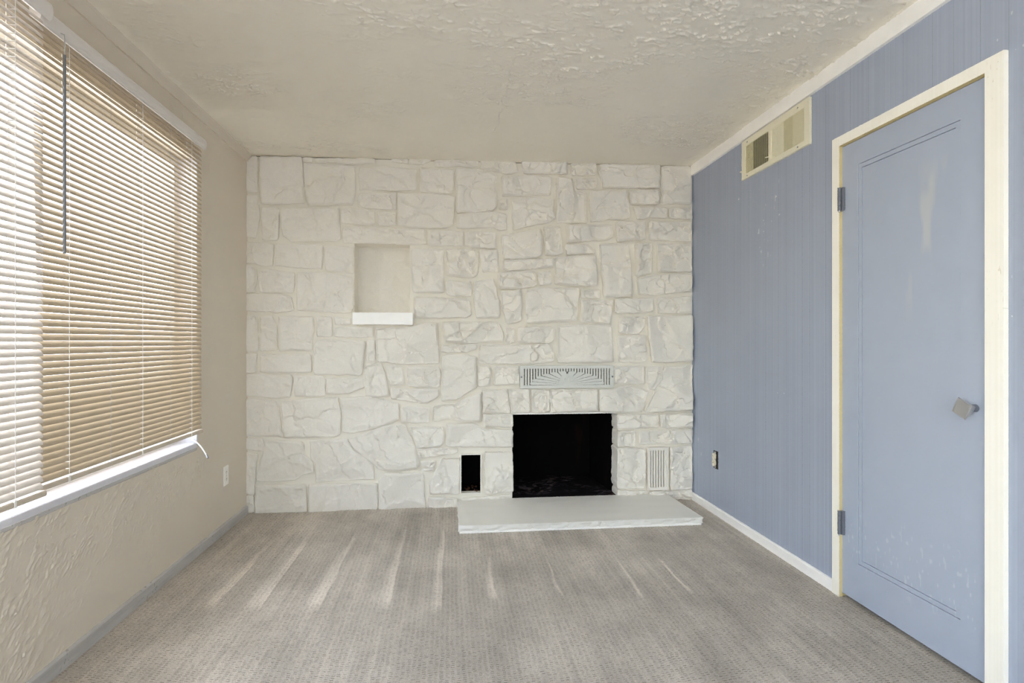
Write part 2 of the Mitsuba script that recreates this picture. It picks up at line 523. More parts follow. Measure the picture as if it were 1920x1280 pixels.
def face_room(v, f):
    n = np.cross(v[f[:, 1]] - v[f[:, 0]], v[f[:, 2]] - v[f[:, 0]])
    f = f.copy()
    f[n[:, 1] > 0] = f[n[:, 1] > 0][:, ::-1]
    return trimesh.Trimesh(v, f, process=False)


bed = rough_sheet(wall_poly.difference(holes), 0.03, MORT, 0.004, 3)
core = ext(wall_poly.difference(holes.buffer(0.001)), 'xz', MORT + 0.012, MORT + 0.05)
rev = []
for (a, b, c, d_, dep) in ((NX0, NX1, NZ0, NZ1, 0.05), (CX0, CX1, CZ0, CZ1, 0.05)):
    rev.append(ext(sbox(a - 0.02, c - 0.02, b + 0.02, d_ + 0.02).difference(sbox(a, c, b, d_)), 'xz', MORT + 0.001, MORT + dep))
add('wall_back', cat([bed, core] + rev), 'm_mortar', smooth=False)
struct('wall_back', 'white painted stone wall with irregular rough-faced blocks')


def stone_mesh(poly_px, seed, flat=1.0, proud=0.02, deep=0.0, jag=1.0):
    r = np.random.default_rng(seed)
    pts = np.array([back(*q) for q in poly_px])
    top = np.array([q[1] < 300 + 0.018 * (q[0] - 460) for q in poly_px])
    pts[top, 1] = np.maximum(pts[top, 1], ceil_z(pts[top, 0]) - 0.009)
    pl = Polygon(pts)
    if not pl.is_valid:
        pl = pl.buffer(0)
    rad = 0.007
    pl = pl.buffer(-rad, join_style='mitre').buffer(rad + 0.003, quad_segs=3)
    if pl.geom_type != 'Polygon':
        pl = max(pl.geoms, key=lambda g: g.area)
    # ragged outline
    n = max(16, int(pl.exterior.length / 0.011))
    out = np.array([pl.exterior.interpolate(k / n, normalized=True).coords[0] for k in range(n)])
    nz = np.stack([meshkit.fbm(np.stack([out[:, 0] * 38, out[:, 1] * 38, np.full(n, seed * 1.7)], 1), 3, 1),
                   meshkit.fbm(np.stack([out[:, 0] * 38, out[:, 1] * 38, np.full(n, seed * 1.7 + 50)], 1), 3, 2)], 1) - 0.5
    out = out + nz * 0.014 * jag
    pl = Polygon(out)
    if not pl.is_valid:
        pl = pl.buffer(0)
        if pl.geom_type != 'Polygon':
            pl = max(pl.geoms, key=lambda g: g.area)
        out = np.array(pl.exterior.coords)[:-1]
    if shapely.algorithms.cga.signed_area(pl.exterior) < 0 if hasattr(shapely.algorithms, 'cga') else not pl.exterior.is_ccw:
        out = out[::-1]
    P = [out]
    for ins in (0.003, 0.008, 0.015):
        q = pl.buffer(-ins)
        for g in getattr(q, 'geoms', [q]):
            if not g.is_empty:
                m = max(8, int(g.exterior.length / (0.011 + ins * 0.2)))
                P.append(np.array([g.exterior.interpolate(k / m, normalized=True).coords[0] for k in range(m)]))
    q = pl.buffer(-0.021)
    if not q.is_empty:
        x0, z0, x1, z1 = q.bounds
        st = 0.007
        gx, gz = np.meshgrid(np.arange(x0, x1, st), np.arange(z0, z1, st))
        g = np.stack([gx.ravel(), gz.ravel()], 1) + r.uniform(-0.3, 0.3, (gx.size, 2)) * st
        P.append(g[shapely.contains_xy(q, g[:, 0], g[:, 1])])
    pts = np.vstack(P)
    nb = len(out)
    tri = Delaunay(pts).simplices
    c = pts[tri].mean(1)
    tri = tri[shapely.contains_xy(pl, c[:, 0], c[:, 1])]
    dist = shapely.distance(pl.exterior, shapely.points(pts))
    dist[:nb] = 0
    x0, z0, x1, z1 = pl.bounds
    w, hgt = x1 - x0, z1 - z0
    # broken facets: planes combined by min and max
    def planes(k, s):
        o = []
        for _ in range(k):
            c0 = np.array([r.uniform(x0, x1), r.uniform(z0, z1)])
            a = r.uniform(0, 2 * np.pi)
            sl = r.uniform(0.25, 1.0) * s
            wob = 0.012 * (meshkit.fbm(np.stack([pts[:, 0] * 20, pts[:, 1] * 20, np.full(len(pts), r.uniform(0, 99))], 1), 3, 5) - 0.5)
            o.append(((pts - c0) @ np.array([np.cos(a), np.sin(a)]) + wob * 2.0) * sl)
        return o
    s = 0.11 + 0.56 * flat
    pm = planes(6, s)
    rel = np.maximum(np.minimum(pm[0], pm[1]), np.minimum(np.maximum(pm[2], pm[3]), np.minimum(pm[4], pm[5]) + 0.01))
    rel = np.clip(rel - np.median(rel), -0.016 - 0.012 * flat, 0.012 + 0.015 * flat)
    # ledges along ragged break lines
    for _ in range(r.integers(2, 5)):
        c0 = np.array([r.uniform(x0 + 0.15 * w, x1 - 0.15 * w), r.uniform(z0 + 0.15 * hgt, z1 - 0.15 * hgt)])
        a = r.uniform(0, 2 * np.pi)
        wob = meshkit.fbm(np.stack([pts[:, 0] * 11, pts[:, 1] * 11, np.full(len(pts), r.uniform(0, 99))], 1), 4, 5) - 0.5
        d_ = (pts - c0) @ np.array([np.cos(a), np.sin(a)]) + 0.16 * wob
        amp = r.uniform(0.003, 0.0062) * (0.8 + 1.0 * flat)
        rel = rel + amp * (np.clip(d_ / 0.006, -1, 1) - np.clip(d_ / 0.09, -1, 1))
    # conchoidal scoops
    for _ in range(r.integers(1, 4)):
        c0 = np.array([r.uniform(x0, x1), r.uniform(z0, z1)])
        R = r.uniform(0.25, 0.6) * min(w, hgt) + 0.02
        dd = np.hypot(*(pts - c0).T) + 0.05 * (meshkit.fbm(np.stack([pts[:, 0] * 18, pts[:, 1] * 18, np.full(len(pts), 7.0)], 1), 3, seed % 50) - 0.5)
        rel = rel - np.where(dd < R, (0.005 + 0.010 * flat) * (0.25 + 0.75 * np.clip(dd / R, 0, 1) ** 2), 0) * (0.3 + 0.7 * flat)
    rel = rel + (0.0045 + 0.004 * flat) * (meshkit.fbm(np.stack([pts[:, 0] * 26, pts[:, 1] * 26, np.full(len(pts), seed * 3.1)], 1), 4, 9) - 0.5)
    rel = rel * (0.6 + 0.4 * flat)
    prof = 0.78 + 0.22 * np.clip(dist / 0.007, 0, 1) ** 0.6
    hh = np.maximum(proud * prof + rel * np.clip(dist / 0.014, 0.25, 1), 0.003)
    v = np.stack([pts[:, 0], D + 0.02 - hh, pts[:, 1]], 1)
    m = face_room(v, tri)
    # the sides, back into the mortar
    und = np.array(out)
    tng = np.roll(out, -1, 0) - np.roll(out, 1, 0)
    tng /= np.linalg.norm(tng, axis=1, keepdims=True) + 1e-12
    sgn_ = 1.0 if Polygon(out).exterior.is_ccw else -1.0
    if deep == 0:
        und = und + 0.0035 * sgn_ * np.stack([-tng[:, 1], tng[:, 0]], 1)
    bk = np.stack([und[:, 0], np.full(nb, MORT + 0.008 + deep), und[:, 1]], 1)
    vv = np.vstack([v, bk])
    i = np.arange(nb)
    j = (i + 1) % nb
    k = len(v) + i
    l = len(v) + j
    sk = np.vstack([np.stack([i, j, l], 1), np.stack([i, l, k], 1)])
    tm = trimesh.Trimesh(vv, sk, process=False)
    nrm = tm.face_normals
    cen = vv[sk].mean(1)
    # orient outward
    ctr = out.mean(0)
    test = ((cen[:, [0, 2]] - ctr) * nrm[:, [0, 2]]).sum(1)
    if np.median(test) < 0:
        sk = sk[:, ::-1]
    return trimesh.Trimesh(vv, np.vstack([np.array(m.faces), sk]), process=False)


STONES = '''
459,297 482,296 481,359 459,357
487,297 565,294 567,330 571,370 570,381 528,382 490,383 487,368 486,324
567,297 585,296 586,304 568,303
590,297 645,297 703,297 703,306 690,307 592,304
706,298 765,298 765,307 720,304 706,305
768,298 808,298 808,306 786,309 768,307
816,299 897,299 897,312 836,311 816,312
902,301 965,302 973,321 960,325 943,325 901,315
978,303 1063,304 1062,327 1000,325 981,325
1070,306 1118,307 1118,328 1071,328
1125,308 1236,310 1235,353 1131,352 1122,320
1240,312 1296,312 1296,383 1240,381
568,305 586,306 667,311 666,364 660,384 577,384 571,355
673,313 720,312 756,315 780,317 780,352 777,356 740,357 674,355
673,362 742,361 743,390 740,393 720,392 672,388 671,376
787,315 851,318 850,357 845,363 800,361 788,359
746,362 807,363 843,366 853,369 849,423 829,427 770,427 746,422
855,316 897,317 930,327 931,389 922,395 890,398 855,398
940,330 1000,329 1033,332 1033,350 1032,366 1000,366 941,368
935,373 951,373 951,393 935,393
960,373 1000,370 1038,374 1040,410 1030,417 1000,422 962,431 960,400
856,403 880,399 925,397 950,401 949,431 935,432 927,426 857,428
459,366 482,365 486,405 479,445 459,442
492,389 522,388 522,445 518,450 492,450 489,405
526,389 635,389 638,448 626,452 545,453 529,440 524,399
640,390 703,394 703,417 695,422 640,418
708,396 742,399 741,423 708,422
643,424 720,427 798,429 799,457 775,458 700,456 644,455
802,430 868,433 869,462 855,460 803,461
872,434 930,435 930,464 914,466 872,461
940,441 968,437 1000,431 1012,430 1016,445 1016,478 1010,482 990,484 944,485 941,460
1043,333 1072,335 1075,358 1098,361 1101,418 1070,418 1044,417
1081,335 1119,334 1119,349 1113,355 1080,354
1104,357 1174,357 1182,400 1181,408 1163,412 1145,411 1108,416
1180,358 1234,357 1234,383 1183,384
1188,388 1250,390 1250,409 1220,408 1195,411
1254,391 1296,391 1296,411 1255,409
1155,416 1210,415 1209,448 1202,451 1182,450 1157,453
1216,415 1296,417 1296,452 1217,450
1061,422 1146,421 1151,435 1147,446 1136,450 1087,453 1062,455
1020,424 1051,425 1055,474 1052,477 1022,479
1060,459 1103,458 1117,470 1115,474 1062,477
1124,457 1177,456 1182,493 1186,555 1132,558 1127,490
1191,456 1223,455 1222,511 1193,519
1232,456 1296,458 1296,509 1232,510
1195,521 1225,515 1296,514 1295,546 1223,553 1197,551
1042,482 1080,479 1115,480 1119,510 1119,536 1075,536 1041,533 1040,484
943,488 1000,486 1038,484 1038,501 1000,504 950,507 944,503
932,512 965,509 1000,507 1006,515 1007,533 1000,537 970,541 935,542
1009,509 1032,508 1035,532 1012,535
771,466 832,467 832,549 773,548 771,500
837,466 889,467 897,476 896,513 889,519 876,520 838,517
900,468 932,468 935,509 904,510
837,526 883,528 884,555 842,554 836,549
776,556 798,557 878,560 884,577 883,590 873,595 829,596 779,596 776,575
889,528 924,521 929,537 937,573 936,595 893,596 888,560
939,546 976,543 979,565 976,602 950,607 941,580
988,542 1008,540 1085,539 1087,550 1084,565 1082,600 1030,604 1000,606 987,606 985,570
1089,542 1125,542 1125,558 1089,558
1089,562 1150,563 1144,607 1088,603
1153,560 1223,559 1224,583 1180,588 1153,586
1232,558 1297,556 1297,587 1236,587
1160,593 1209,595 1208,611 1199,626 1160,624
1214,592 1297,592 1297,676 1257,679 1222,679 1216,632
1158,630 1209,628 1213,675 1197,680 1160,678
1046,610 1146,608 1149,665 1150,677 1121,680 1045,680
972,613 1000,611 1040,613 1040,637 1029,643 1000,643 971,642
949,613 965,614 964,643 948,642
829,603 934,603 944,627 942,641 870,643 833,641
898,647 1000,646 1028,645 1040,663 1038,677 1000,681 940,682 898,681
828,648 893,645 892,656 876,660 828,661
828,666 867,664 892,668 893,725 856,750 828,751
704,616 770,611 800,604 820,605 824,681 760,683 707,677 704,640
722,684 753,686 760,722 731,722
763,687 820,688 825,694 824,723 817,726 764,724
733,727 822,730 823,742 803,754 789,755 733,747
896,685 918,685 921,694 918,723 898,725
926,686 973,686 973,720 926,722
810,761 856,756 893,735 902,734 902,790 882,791 836,785 811,790
752,762 804,764 804,792 752,793
905,730 950,729 957,774 905,774
953,729 992,730 994,773 960,774
997,730 1030,731 1030,772 998,773
1032,730 1120,730 1120,771 1032,773
1124,730 1150,729 1160,724 1187,722 1216,732 1203,772 1124,772
1151,686 1208,686 1208,719 1151,719
1211,687 1243,687 1242,709 1226,731 1218,729 1211,714
1246,687 1297,683 1297,768 1207,773 1228,733
1238,776 1297,774 1297,800 1239,801
1197,808 1297,804 1297,831 1199,832
1256,838 1297,835 1297,916 1257,918
1218,921 1260,919 1297,918 1297,936 1220,936
456,453 512,456 510,499 496,499 457,490
517,457 604,458 603,504 576,503 515,498
607,459 663,463 663,512 610,506
456,496 468,496 480,504 481,521 477,546 456,548
488,503 552,511 550,548 488,548 484,527 484,510
456,551 537,552 545,556 549,574 548,582 518,586 456,582
557,510 609,510 662,520 662,577 656,586 632,586 557,581
455,591 482,592 483,658 455,658
488,592 509,592 512,602 518,610 519,656 488,658
523,592 586,593 589,615 585,635 584,657 523,658
592,593 622,594 622,630 595,631
627,594 657,596 657,608 628,609
627,614 699,612 700,630 674,632 627,631
455,663 481,663 480,698 456,700
488,664 582,664 584,698 488,698
594,636 685,639 681,675 678,703 589,701 588,650
688,638 702,638 703,680 688,680
684,685 713,681 722,700 730,742 712,744 686,741 683,715
455,702 547,703 544,745 518,747 456,741
551,704 604,704 609,712 609,742 553,743
612,709 682,707 684,725 651,738 613,739
456,747 519,752 529,819 457,817
527,752 632,744 638,770 638,814 630,818 532,820
637,746 680,743 722,748 747,757 748,786 720,797 690,806 655,812 642,810 643,780
456,822 490,822 495,832 494,846 457,842
457,848 482,850 478,895 476,926 460,926
460,930 475,930 475,960 460,960
497,827 568,828 570,850 587,869 587,886 568,890 554,899 520,902 480,902 482,880 493,848
582,826 649,822 660,842 699,871 702,898 593,903 591,868 583,860
652,822 690,811 720,798 745,796 760,797 774,826 787,872 781,879 740,884 712,881 699,870 662,840
480,911 573,908 576,962 478,963
579,908 707,906 707,961 579,962
711,899 720,888 793,887 797,957 711,960
768,799 829,800 833,814 832,829 826,836 781,840
838,793 888,794 906,803 961,806 961,838 860,837 836,836
906,777 961,776 961,799 907,800
781,842 822,839 859,841 857,847 851,850 786,859
789,864 817,864 812,882 792,882
828,859 861,858 861,926 806,926 805,907
803,931 857,934 857,956 800,957
907,847 961,846 962,921 909,926
865,934 958,928 961,942 865,942
'''
JAMB = '''
1158,777 1234,776 1234,801 1158,804
1158,808 1191,808 1191,836 1158,837
1157,839 1210,840 1209,913 1203,915 1157,914
1158,919 1213,921 1212,938 1158,938
'''
for i, line in enumerate(STONES.strip().splitlines() + JAMB.strip().splitlines()):
    poly = [tuple(map(float, q.split(','))) for q in line.split()]
    a = np.array(poly)
    cx, cy = a.mean(0)
    rr = np.random.default_rng(900 + i)
    rough = np.interp(cx, [450, 640, 800, 950, 1296], [0.3, 0.38, 0.6, 0.9, 1.05]) * rr.uniform(0.55, 1.25)
    small = min(np.ptp(a[:, 0]), np.ptp(a[:, 1])) < 20
    proud = np.interp(cx, [450, 700, 1000, 1296], [0.021, 0.024, 0.033, 0.036]) * rr.uniform(0.8, 1.25) * (0.85 if small else 1)
    deep = 0.11 if i >= len(STONES.strip().splitlines()) else 0.0
    add('stone', stone_mesh(poly, 100 + i, float(np.clip(rough, 0.08, 1.15)), float(proud), deep), 'm_stone', 'wall_back', smooth=28)

# the niche and its ledge
nd = D + 0.20
npoly = sbox(NX0 - 0.03, NZ0 - 0.03, NX1 + 0.03, NZ1 + 0.03)
niche = [ext(npoly.difference(sbox(NX0, NZ0, NX1, NZ1)), 'xz', MORT + 0.045, nd)]
bx0, bz0 = NX0, NZ0
niche.append(rough_sheet(npoly, 0.011, nd - 0.02, 0.022, 11))
add('niche', cat(niche), 'm_stone', 'wall_back', smooth=40, label='empty rectangular niche sunk into the stone wall')
lx0, lz0 = back(661, 608, D - 0.07)
lx1, lz1 = back(774, 586, D - 0.07)
led = ext(sbox(lx0, lz0, lx1, lz1), 'xz', D - 0.07, D + 0.05)
led = trimesh.convex.convex_hull(led).subdivide().subdivide().subdivide().subdivide()
lv = np.array(led.vertices)
lv[:, 1] += 0.006 * (meshkit.fbm(lv * 22, 3, 4) - 0.5)
lv[:, 2] += 0.010 * (meshkit.fbm(lv * 18, 3, 5) - 0.5) * (lv[:, 2] < (lz0 + lz1) / 2)
add('niche_ledge', trimesh.Trimesh(lv, led.faces, process=False), 'm_white', 'wall_back', smooth=35, label='white stone ledge jutting out below the niche')

# ------------------------------------------------------------------ firebox
fy0, fy1 = MORT + 0.01, D + 0.62
fb = 'firebox'
bx_0, bx_1 = FX0 + 0.05, FX1 - 0.05


def quad(a, b, c, d):
    return trimesh.Trimesh(np.array([a, b, c, d], float), [[0, 1, 2], [0, 2, 3]], process=False)


def thick(a, b, c, d, n, t=0.02):
    a, b, c, d, n = (np.array(q, float) for q in (a, b, c, d, n))
    return trimesh.convex.convex_hull(np.array([a, b, c, d, a + n * t, b + n * t, c + n * t, d + n * t]))


add('back_panel', cbox(bx_0 - 0.02, bx_1 + 0.02, fy1, fy1 + 0.03, 0, FZ1 + 0.1), 'm_soot', fb)
add('side_panel', thick((FX0 - 0.004, fy0, 0), (FX0 - 0.004, fy0, FZ1 + 0.1), (bx_0, fy1, FZ1 + 0.1), (bx_0, fy1, 0), (-1, 0, 0)), 'm_soot', fb)
add('side_panel', thick((FX1 + 0.006, D + 0.145, 0), (FX1 + 0.006, D + 0.145, FZ1 + 0.1), (bx_1, fy1, FZ1 + 0.1), (bx_1, fy1, 0), (1, 0, 0)), 'm_soot', fb)
add('throat', cbox(FX0 - 0.05, FX1 + 0.05, fy0 + 0.06, fy1, FZ1 + 0.06, FZ1 + 0.10), 'm_soot', fb)
add('lintel', cbox(FX0 - 0.003, FX1 + 0.003, D + 0.012, fy0 + 0.03, FZ1 - 0.006, FZ1 + 0.004), 'm_white', fb, label='thin white painted steel lintel bar')
gx, gy = np.meshgrid(np.linspace(FX0 - 0.003, FX1 + 0.004, 110), np.linspace(D + 0.0045, fy1 - 0.001, 90))
gz = FZ0 + 0.003 + 0.030 * meshkit.fbm(np.stack([gx * 5, gy * 5, 0 * gx], -1), 2, 2) + 0.0025 * meshkit.fbm(np.stack([gx * 60, gy * 60, 0 * gx], -1), 2, 2) * np.clip((gy - MORT) / 0.18, 0, 1)
ii = np.arange(110 * 90).reshape(90, 110)
q = np.stack([ii[:-1, :-1], ii[:-1, 1:], ii[1:, 1:], ii[1:, :-1]], -1).reshape(-1, 4)
ashm = trimesh.Trimesh(np.stack([gx, gy, gz], -1).reshape(-1, 3), np.vstack([q[:, [0, 1, 2]], q[:, [0, 2, 3]]]), process=False)
k = add('ash_bed', ashm, 'm_ash', fb, smooth=True, label='bed of grey and brown ash')
labels[k]['kind'] = 'stuff'
# jamb behind the stones on the right side of the opening
add('jamb', cbox(FX1 + 0.013, FX1 + 0.06, MORT + 0.006, D + 0.15, 0, FZ1 + 0.02), 'm_mortar', fb)
thing(fb, 'soot-black firebox opening with ash bed low in the white stone wall', 'fireplace')

# ash door opening, left of the firebox
ad = 'cleanout_recess'
o = sbox(CX0, CZ0, CX1, CZ1)
add('frame', ext(o.buffer(0.006, join_style='mitre').difference(o.buffer(-0.004, join_style='mitre')), 'xz', D - 0.006, D + 0.03), 'm_stone', ad)
add('lining', cat([ext(o.buffer(0.012, join_style='mitre').difference(o.buffer(0.001, join_style='mitre')), 'xz', D + 0.073, D + 0.3),
                   cbox(CX0 - 0.01, CX1 + 0.01, D + 0.3, D + 0.31, CZ0 - 0.01, CZ1 + 0.01)]), 'm_soot', ad)
rub = [trimesh.creation.icosphere(1, r_).apply_translation((x_, y_, CZ0 + r_ * 0.7)) for x_, y_, r_ in
       zip(rng.uniform(CX0 + 0.02, CX1 - 0.02, 14), rng.uniform(D + 0.03, D + 0.2, 14), rng.uniform(0.004, 0.009, 14))]
scene['m_rust'] = matte((0.06, 0.026, 0.014), 0.9, 0.1)
k = add('debris', cat(rub), 'm_rust', ad, label='crumbs of rusty brown debris')
labels[k]['kind'] = 'stuff'
thing(ad, 'small dark rectangular opening in the stone wall left of the firebox', 'opening')

# ------------------------------------------------------------------ hearth slab
hp = [on_plane(860, 1000, 2, 0), on_plane(1319, 984, 2, 0)]
HX0, HX1, HY = hp[0][0], hp[1][0], (hp[0][1] + hp[1][1]) / 2
hpoly = Polygon([(HX0, HY), (HX1, HY), (HX1 - 0.02, D + 0.004), (HX0, D + 0.004)])


def slab(poly, z0, z1, amp, seed, step=0.016):
    """A slab with a hewn edge: top grid plus ragged sides."""
    n = int(poly.exterior.length / step)
    out = np.array([poly.exterior.interpolate(k / n, normalized=True).coords[0] for k in range(n)])
    cx_, cy_ = out.mean(0)
    rings, lev = [], [0, 0.2, 0.4, 0.6, 0.8, 0.95, 1.0]
    for li, t in enumerate(lev):
        z = z0 + (z1 - z0) * t
        o3 = np.stack([out[:, 0], out[:, 1], np.full(n, z)], 1)
        d_ = amp * (meshkit.fbm(o3 * [40, 40, 70], 3, seed) - 0.55)
        nv = np.stack([np.where(out[:, 0] < HX0 + 0.01, -1, np.where(out[:, 0] > HX1 - 0.03, 1, 0)), np.where(out[:, 1] < HY + 0.005, -1, 0)], 1)
        o3[:, :2] += nv * (d_ - (0.004 if t == 1.0 else 0))[:, None]
        rings.append(o3)
    v = np.vstack(rings)
    f = []
    i = np.arange(n)
    j = (i + 1) % n
    for li in range(len(lev) - 1):
        a, b = li * n, (li + 1) * n
        f += [np.stack([a + i, a + j, b + j], 1), np.stack([a + i, b + j, b + i], 1)]
    base = (len(lev) - 1) * n
    tri = Delaunay(rings[-1][:, :2]).simplices
    f.append(tri + base)
    m = trimesh.Trimesh(v, np.vstack(f), process=False)
    nn = m.face_normals
    tf = np.array(m.faces)
    top = np.arange(len(tf)) >= len(tf) - len(tri)
    fl = top & (nn[:, 2] < 0)
    tf[fl] = tf[fl][:, ::-1]
    return trimesh.Trimesh(v, tf, process=False)


add('slab', slab(hpoly, 0.012, 0.048, 0.022, 3, 0.010), 'm_hearth', 'hearth', smooth=32)
add('base', ext(Polygon([(HX0 + 0.004, HY + 0.002), (HX1 - 0.01, HY + 0.002), (HX1 - 0.03, D + 0.003), (HX0 + 0.004, D + 0.003)]), 'xy', 0.0, 0.014), 'm_white', 'hearth')
thing('hearth', 'low white painted stone hearth slab on the carpet before the firebox', 'hearth')

# ------------------------------------------------------------------ sunburst register over the firebox
rx0, rz1 = back(974.5, 685.5)
rx1, rz0 = back(1149, 726)
RW, RH = rx1 - rx0, rz1 - rz0
ry = D - 0.022
reg = 'sunburst_register'
add('back_plate', cbox(rx0 + 0.01, rx1 - 0.01, ry + 0.012, ry + 0.016, rz0 + 0.01, rz1 - 0.01), 'm_grime_shade', reg, label='dark plate seen through the slots')
outer = sbox(rx0, rz0, rx1, rz1)
ix0, ix1, iz0, iz1 = rx0 + RW * 0.032, rx1 - RW * 0.032, rz0 + RH * 0.13, rz1 - RH * 0.13
add('frame', ext(outer.difference(sbox(ix0, iz0, ix1, iz1)), 'xz', ry, ry + 0.03), 'm_register', reg)
fcx, fa, fh = (rx0 + rx1) / 2 - RW * 0.0, RW * 0.385, RH * 0.60
th = np.linspace(0, np.pi, 60)
fan = Polygon([(fcx + fa * math.cos(t), iz0 + fh * math.sin(t)) for t in th])
nb = 32
pit = (ix1 - ix0) / nb
for k in range(nb + 1):
    xc = ix0 + k * pit
    bar = sbox(xc - pit * 0.27, iz0 - 0.001, xc + pit * 0.27, iz1 + 0.001).difference(fan.buffer(0.001)).intersection(outer)
    if not bar.is_empty:
        add('bar', ext(bar, 'xz', ry + 0.001, ry + 0.013), 'm_register', reg)
for sgn in (-1, 1):
    for k in range(6):
        a0, a1 = math.radians(2 + 14.66 * k), math.radians(2 + 14.66 * (k + 1) - 1.7)
        tt = np.linspace(a0, a1, 7)
        inn = 0.22
        am = (a0 + a1) / 2
        pts = [(inn * fa * math.cos(a0), inn * 1.9 * fh * math.sin(a0))]
        for t in tt:
            bulge = 1.0 + 0.06 * math.cos((t - am) / (a1 - a0) * math.pi)
            pts.append((fa * bulge * 0.985 * math.cos(t), fh * bulge * 0.985 * math.sin(t)))
        pts.append((inn * fa * math.cos(a1), inn * 1.9 * fh * math.sin(a1)))
        pl = Polygon([(fcx + sgn * x_, iz0 + z_) for x_, z_ in pts]).buffer(0)
        add('fan_petal', ext(pl, 'xz', ry - 0.003, ry + 0.008), 'm_register', reg)
hub = shapely.affinity.translate(shapely.affinity.scale(Point(0, 0).buffer(1, 12), 0.060, 0.066), fcx, iz0).intersection(sbox(fcx - 1, iz0, fcx + 1, iz1))
add('hub', ext(hub, 'xz', ry + 0.003, ry + 0.010), 'm_register', reg)
for hx, hz, deg, ln, wd in ((0, 0.054, 90, 0.027, 0.0140), (-0.031, 0.047, 112, 0.022, 0.0125), (0.031, 0.047, 68, 0.022, 0.0125), (-0.040, 0.017, 140, 0.017, 0.0115), (0.040, 0.017, 40, 0.017, 0.0115)):
    e = shapely.affinity.rotate(shapely.affinity.scale(Point(0, 0).buffer(1, 8), ln, wd), deg, origin=(0, 0))
    rim = e.difference(shapely.affinity.scale(e, 0.70, 0.70, origin=(0, 0)))
    sk = add('scallop', ext(shapely.affinity.translate(e.buffer(-0.001), fcx + hx, iz0 + hz), 'xz', ry - 0.001, ry + 0.008), 'm_register', reg)
    add('rim', ext(shapely.affinity.translate(rim, fcx + hx, iz0 + hz), 'xz', ry - 0.008, ry + 0.001), 'm_register', sk)
add('scallop', ext(sbox(fcx - 0.03, iz0, fcx + 0.03, iz0 + RH * 0.10), 'xz', ry - 0.005, ry + 0.008), 'm_register', reg)
for xs in (rx0 + RW * 0.014, rx1 - RW * 0.014):
    add('screw', cyl((xs, ry - 0.002, (rz0 + rz1) / 2), (xs, ry + 0.01, (rz0 + rz1) / 2), 0.006), 'm_hinge', reg, label='dark screw')
thing(reg, 'grey-green metal register with sunburst fan above the firebox', 'register')

# louvred register low at the right of the firebox
vx0, vz1 = back(1213, 838)
vx1, vz0 = back(1252, 917)
lr = 'louvred_register'
vo = sbox(vx0, vz0, vx1, vz1)
mx, mz = (vx1 - vx0) * 0.12, (vz1 - vz0) * 0.07
vin = sbox(vx0 + mx, vz0 + mz, vx1 - mx, vz1 - mz)
add('frame', ext(vo.difference(vin), 'xz', D - 0.020, D + 0.03), 'm_stone', lr)
nl = 6
pw = (vx1 - vx0 - 2 * mx) / nl
for k in range(nl):
    xa = vx0 + mx + k * pw
    add('louvre', ext(sbox(xa + pw * 0.36, vz0 + mz - 0.002, xa + pw * 0.98, vz1 - mz + 0.002), 'xz', D - 0.014, D + 0.006), 'm_stone', lr)
add('back_plate', cbox(vx0 + mx * 0.5, vx1 - mx * 0.5, D + 0.006, D + 0.012, vz0 + mz * 0.5, vz1 - mz * 0.5), 'm_grime_shade', lr)  # slot shade is painted into the dark plate colour
thing(lr, 'white upright louvred register right of the firebox near the hearth', 'register')

# ------------------------------------------------------------------ door
FACE = 1.7555
dk = 'door_1'
lf = sbox(DY0, 0.020, DY1, DZ1)
py0, py1, pz0, pz1 = ycol(1801, FACE), ycol(1609, FACE), 0.186, 1.918
pan = sbox(py0, pz0, py1, pz1)
leaf = [cat([ext(lf.difference(pan), 'yz', FACE, FACE + 0.035), ext(pan.buffer(0.002, join_style='mitre'), 'yz', FACE + 0.009, FACE + 0.03)]),
        ext(pan.buffer(-0.0016, join_style='mitre').difference(pan.buffer(-0.0195, join_style='mitre')), 'yz', FACE + 0.0015, FACE + 0.0095),
        ext(pan.buffer(-0.0212, join_style='mitre'), 'yz', FACE + 0.0035, FACE + 0.0095)]
add('leaf', leaf[0], 'm_door', dk, label='blue painted stiles and rails of the door')
add('moulding', leaf[1], 'm_door', dk)
add('panel', leaf[2], 'm_door', dk)
cy0, cy1, cz1 = ycol(1882, 1.74), ycol(1560, 1.74), 2.073
iy0, iy1, iz1_ = ycol(1846, 1.74), ycol(1573, 1.74), 2.030
cas_l = Polygon([(iy1, 0), (cy1, 0), (cy1, cz1), (iy1, iz1_)])
cas_r = Polygon([(cy0, 0), (iy0, 0), (iy0, iz1_), (cy0, cz1)])
cas_t = Polygon([(iy0, iz1_), (iy1, iz1_), (cy1, cz1), (cy0, cz1)])
for pl in (cas_l, cas_r, cas_t):
    add('casing', ext(pl, 'yz', 1.740, XR + 0.001), 'm_cream', dk, label='cream painted door casing board')
jam = sbox(iy0 - 0.02, 0, iy1 + 0.02, iz1_ + 0.02).difference(sbox(DY0 - 0.003, -1, DY1 + 0.003, DZ1 + 0.003))
add('jamb_edge', cat([cbox(1.7412, XR + 0.001, iy1 - 0.0012, iy1 + 0.001, 0.001, iz1_), cbox(1.7412, XR + 0.001, iy0, iy1, iz1_ - 0.0012, iz1_ + 0.001)]), 'm_jamb', dk, label='yellowed inner edge of the casing')
add('jamb', ext(jam, 'yz', XR - 0.0005, XR + 0.1), 'm_jamb', dk, label='yellowed jamb edge beside the leaf')
add('gap_shade', ext(sbox(DY0 - 0.012, 0, DY1 + 0.012, DZ1 + 0.012), 'yz', FACE + 0.042, FACE + 0.06), 'm_dark', dk)  # dark sheet behind the leaf, painting the shade in the door gaps
for zt, zb in ((2.01 - 0.0, 0), (0, 0)):
    pass
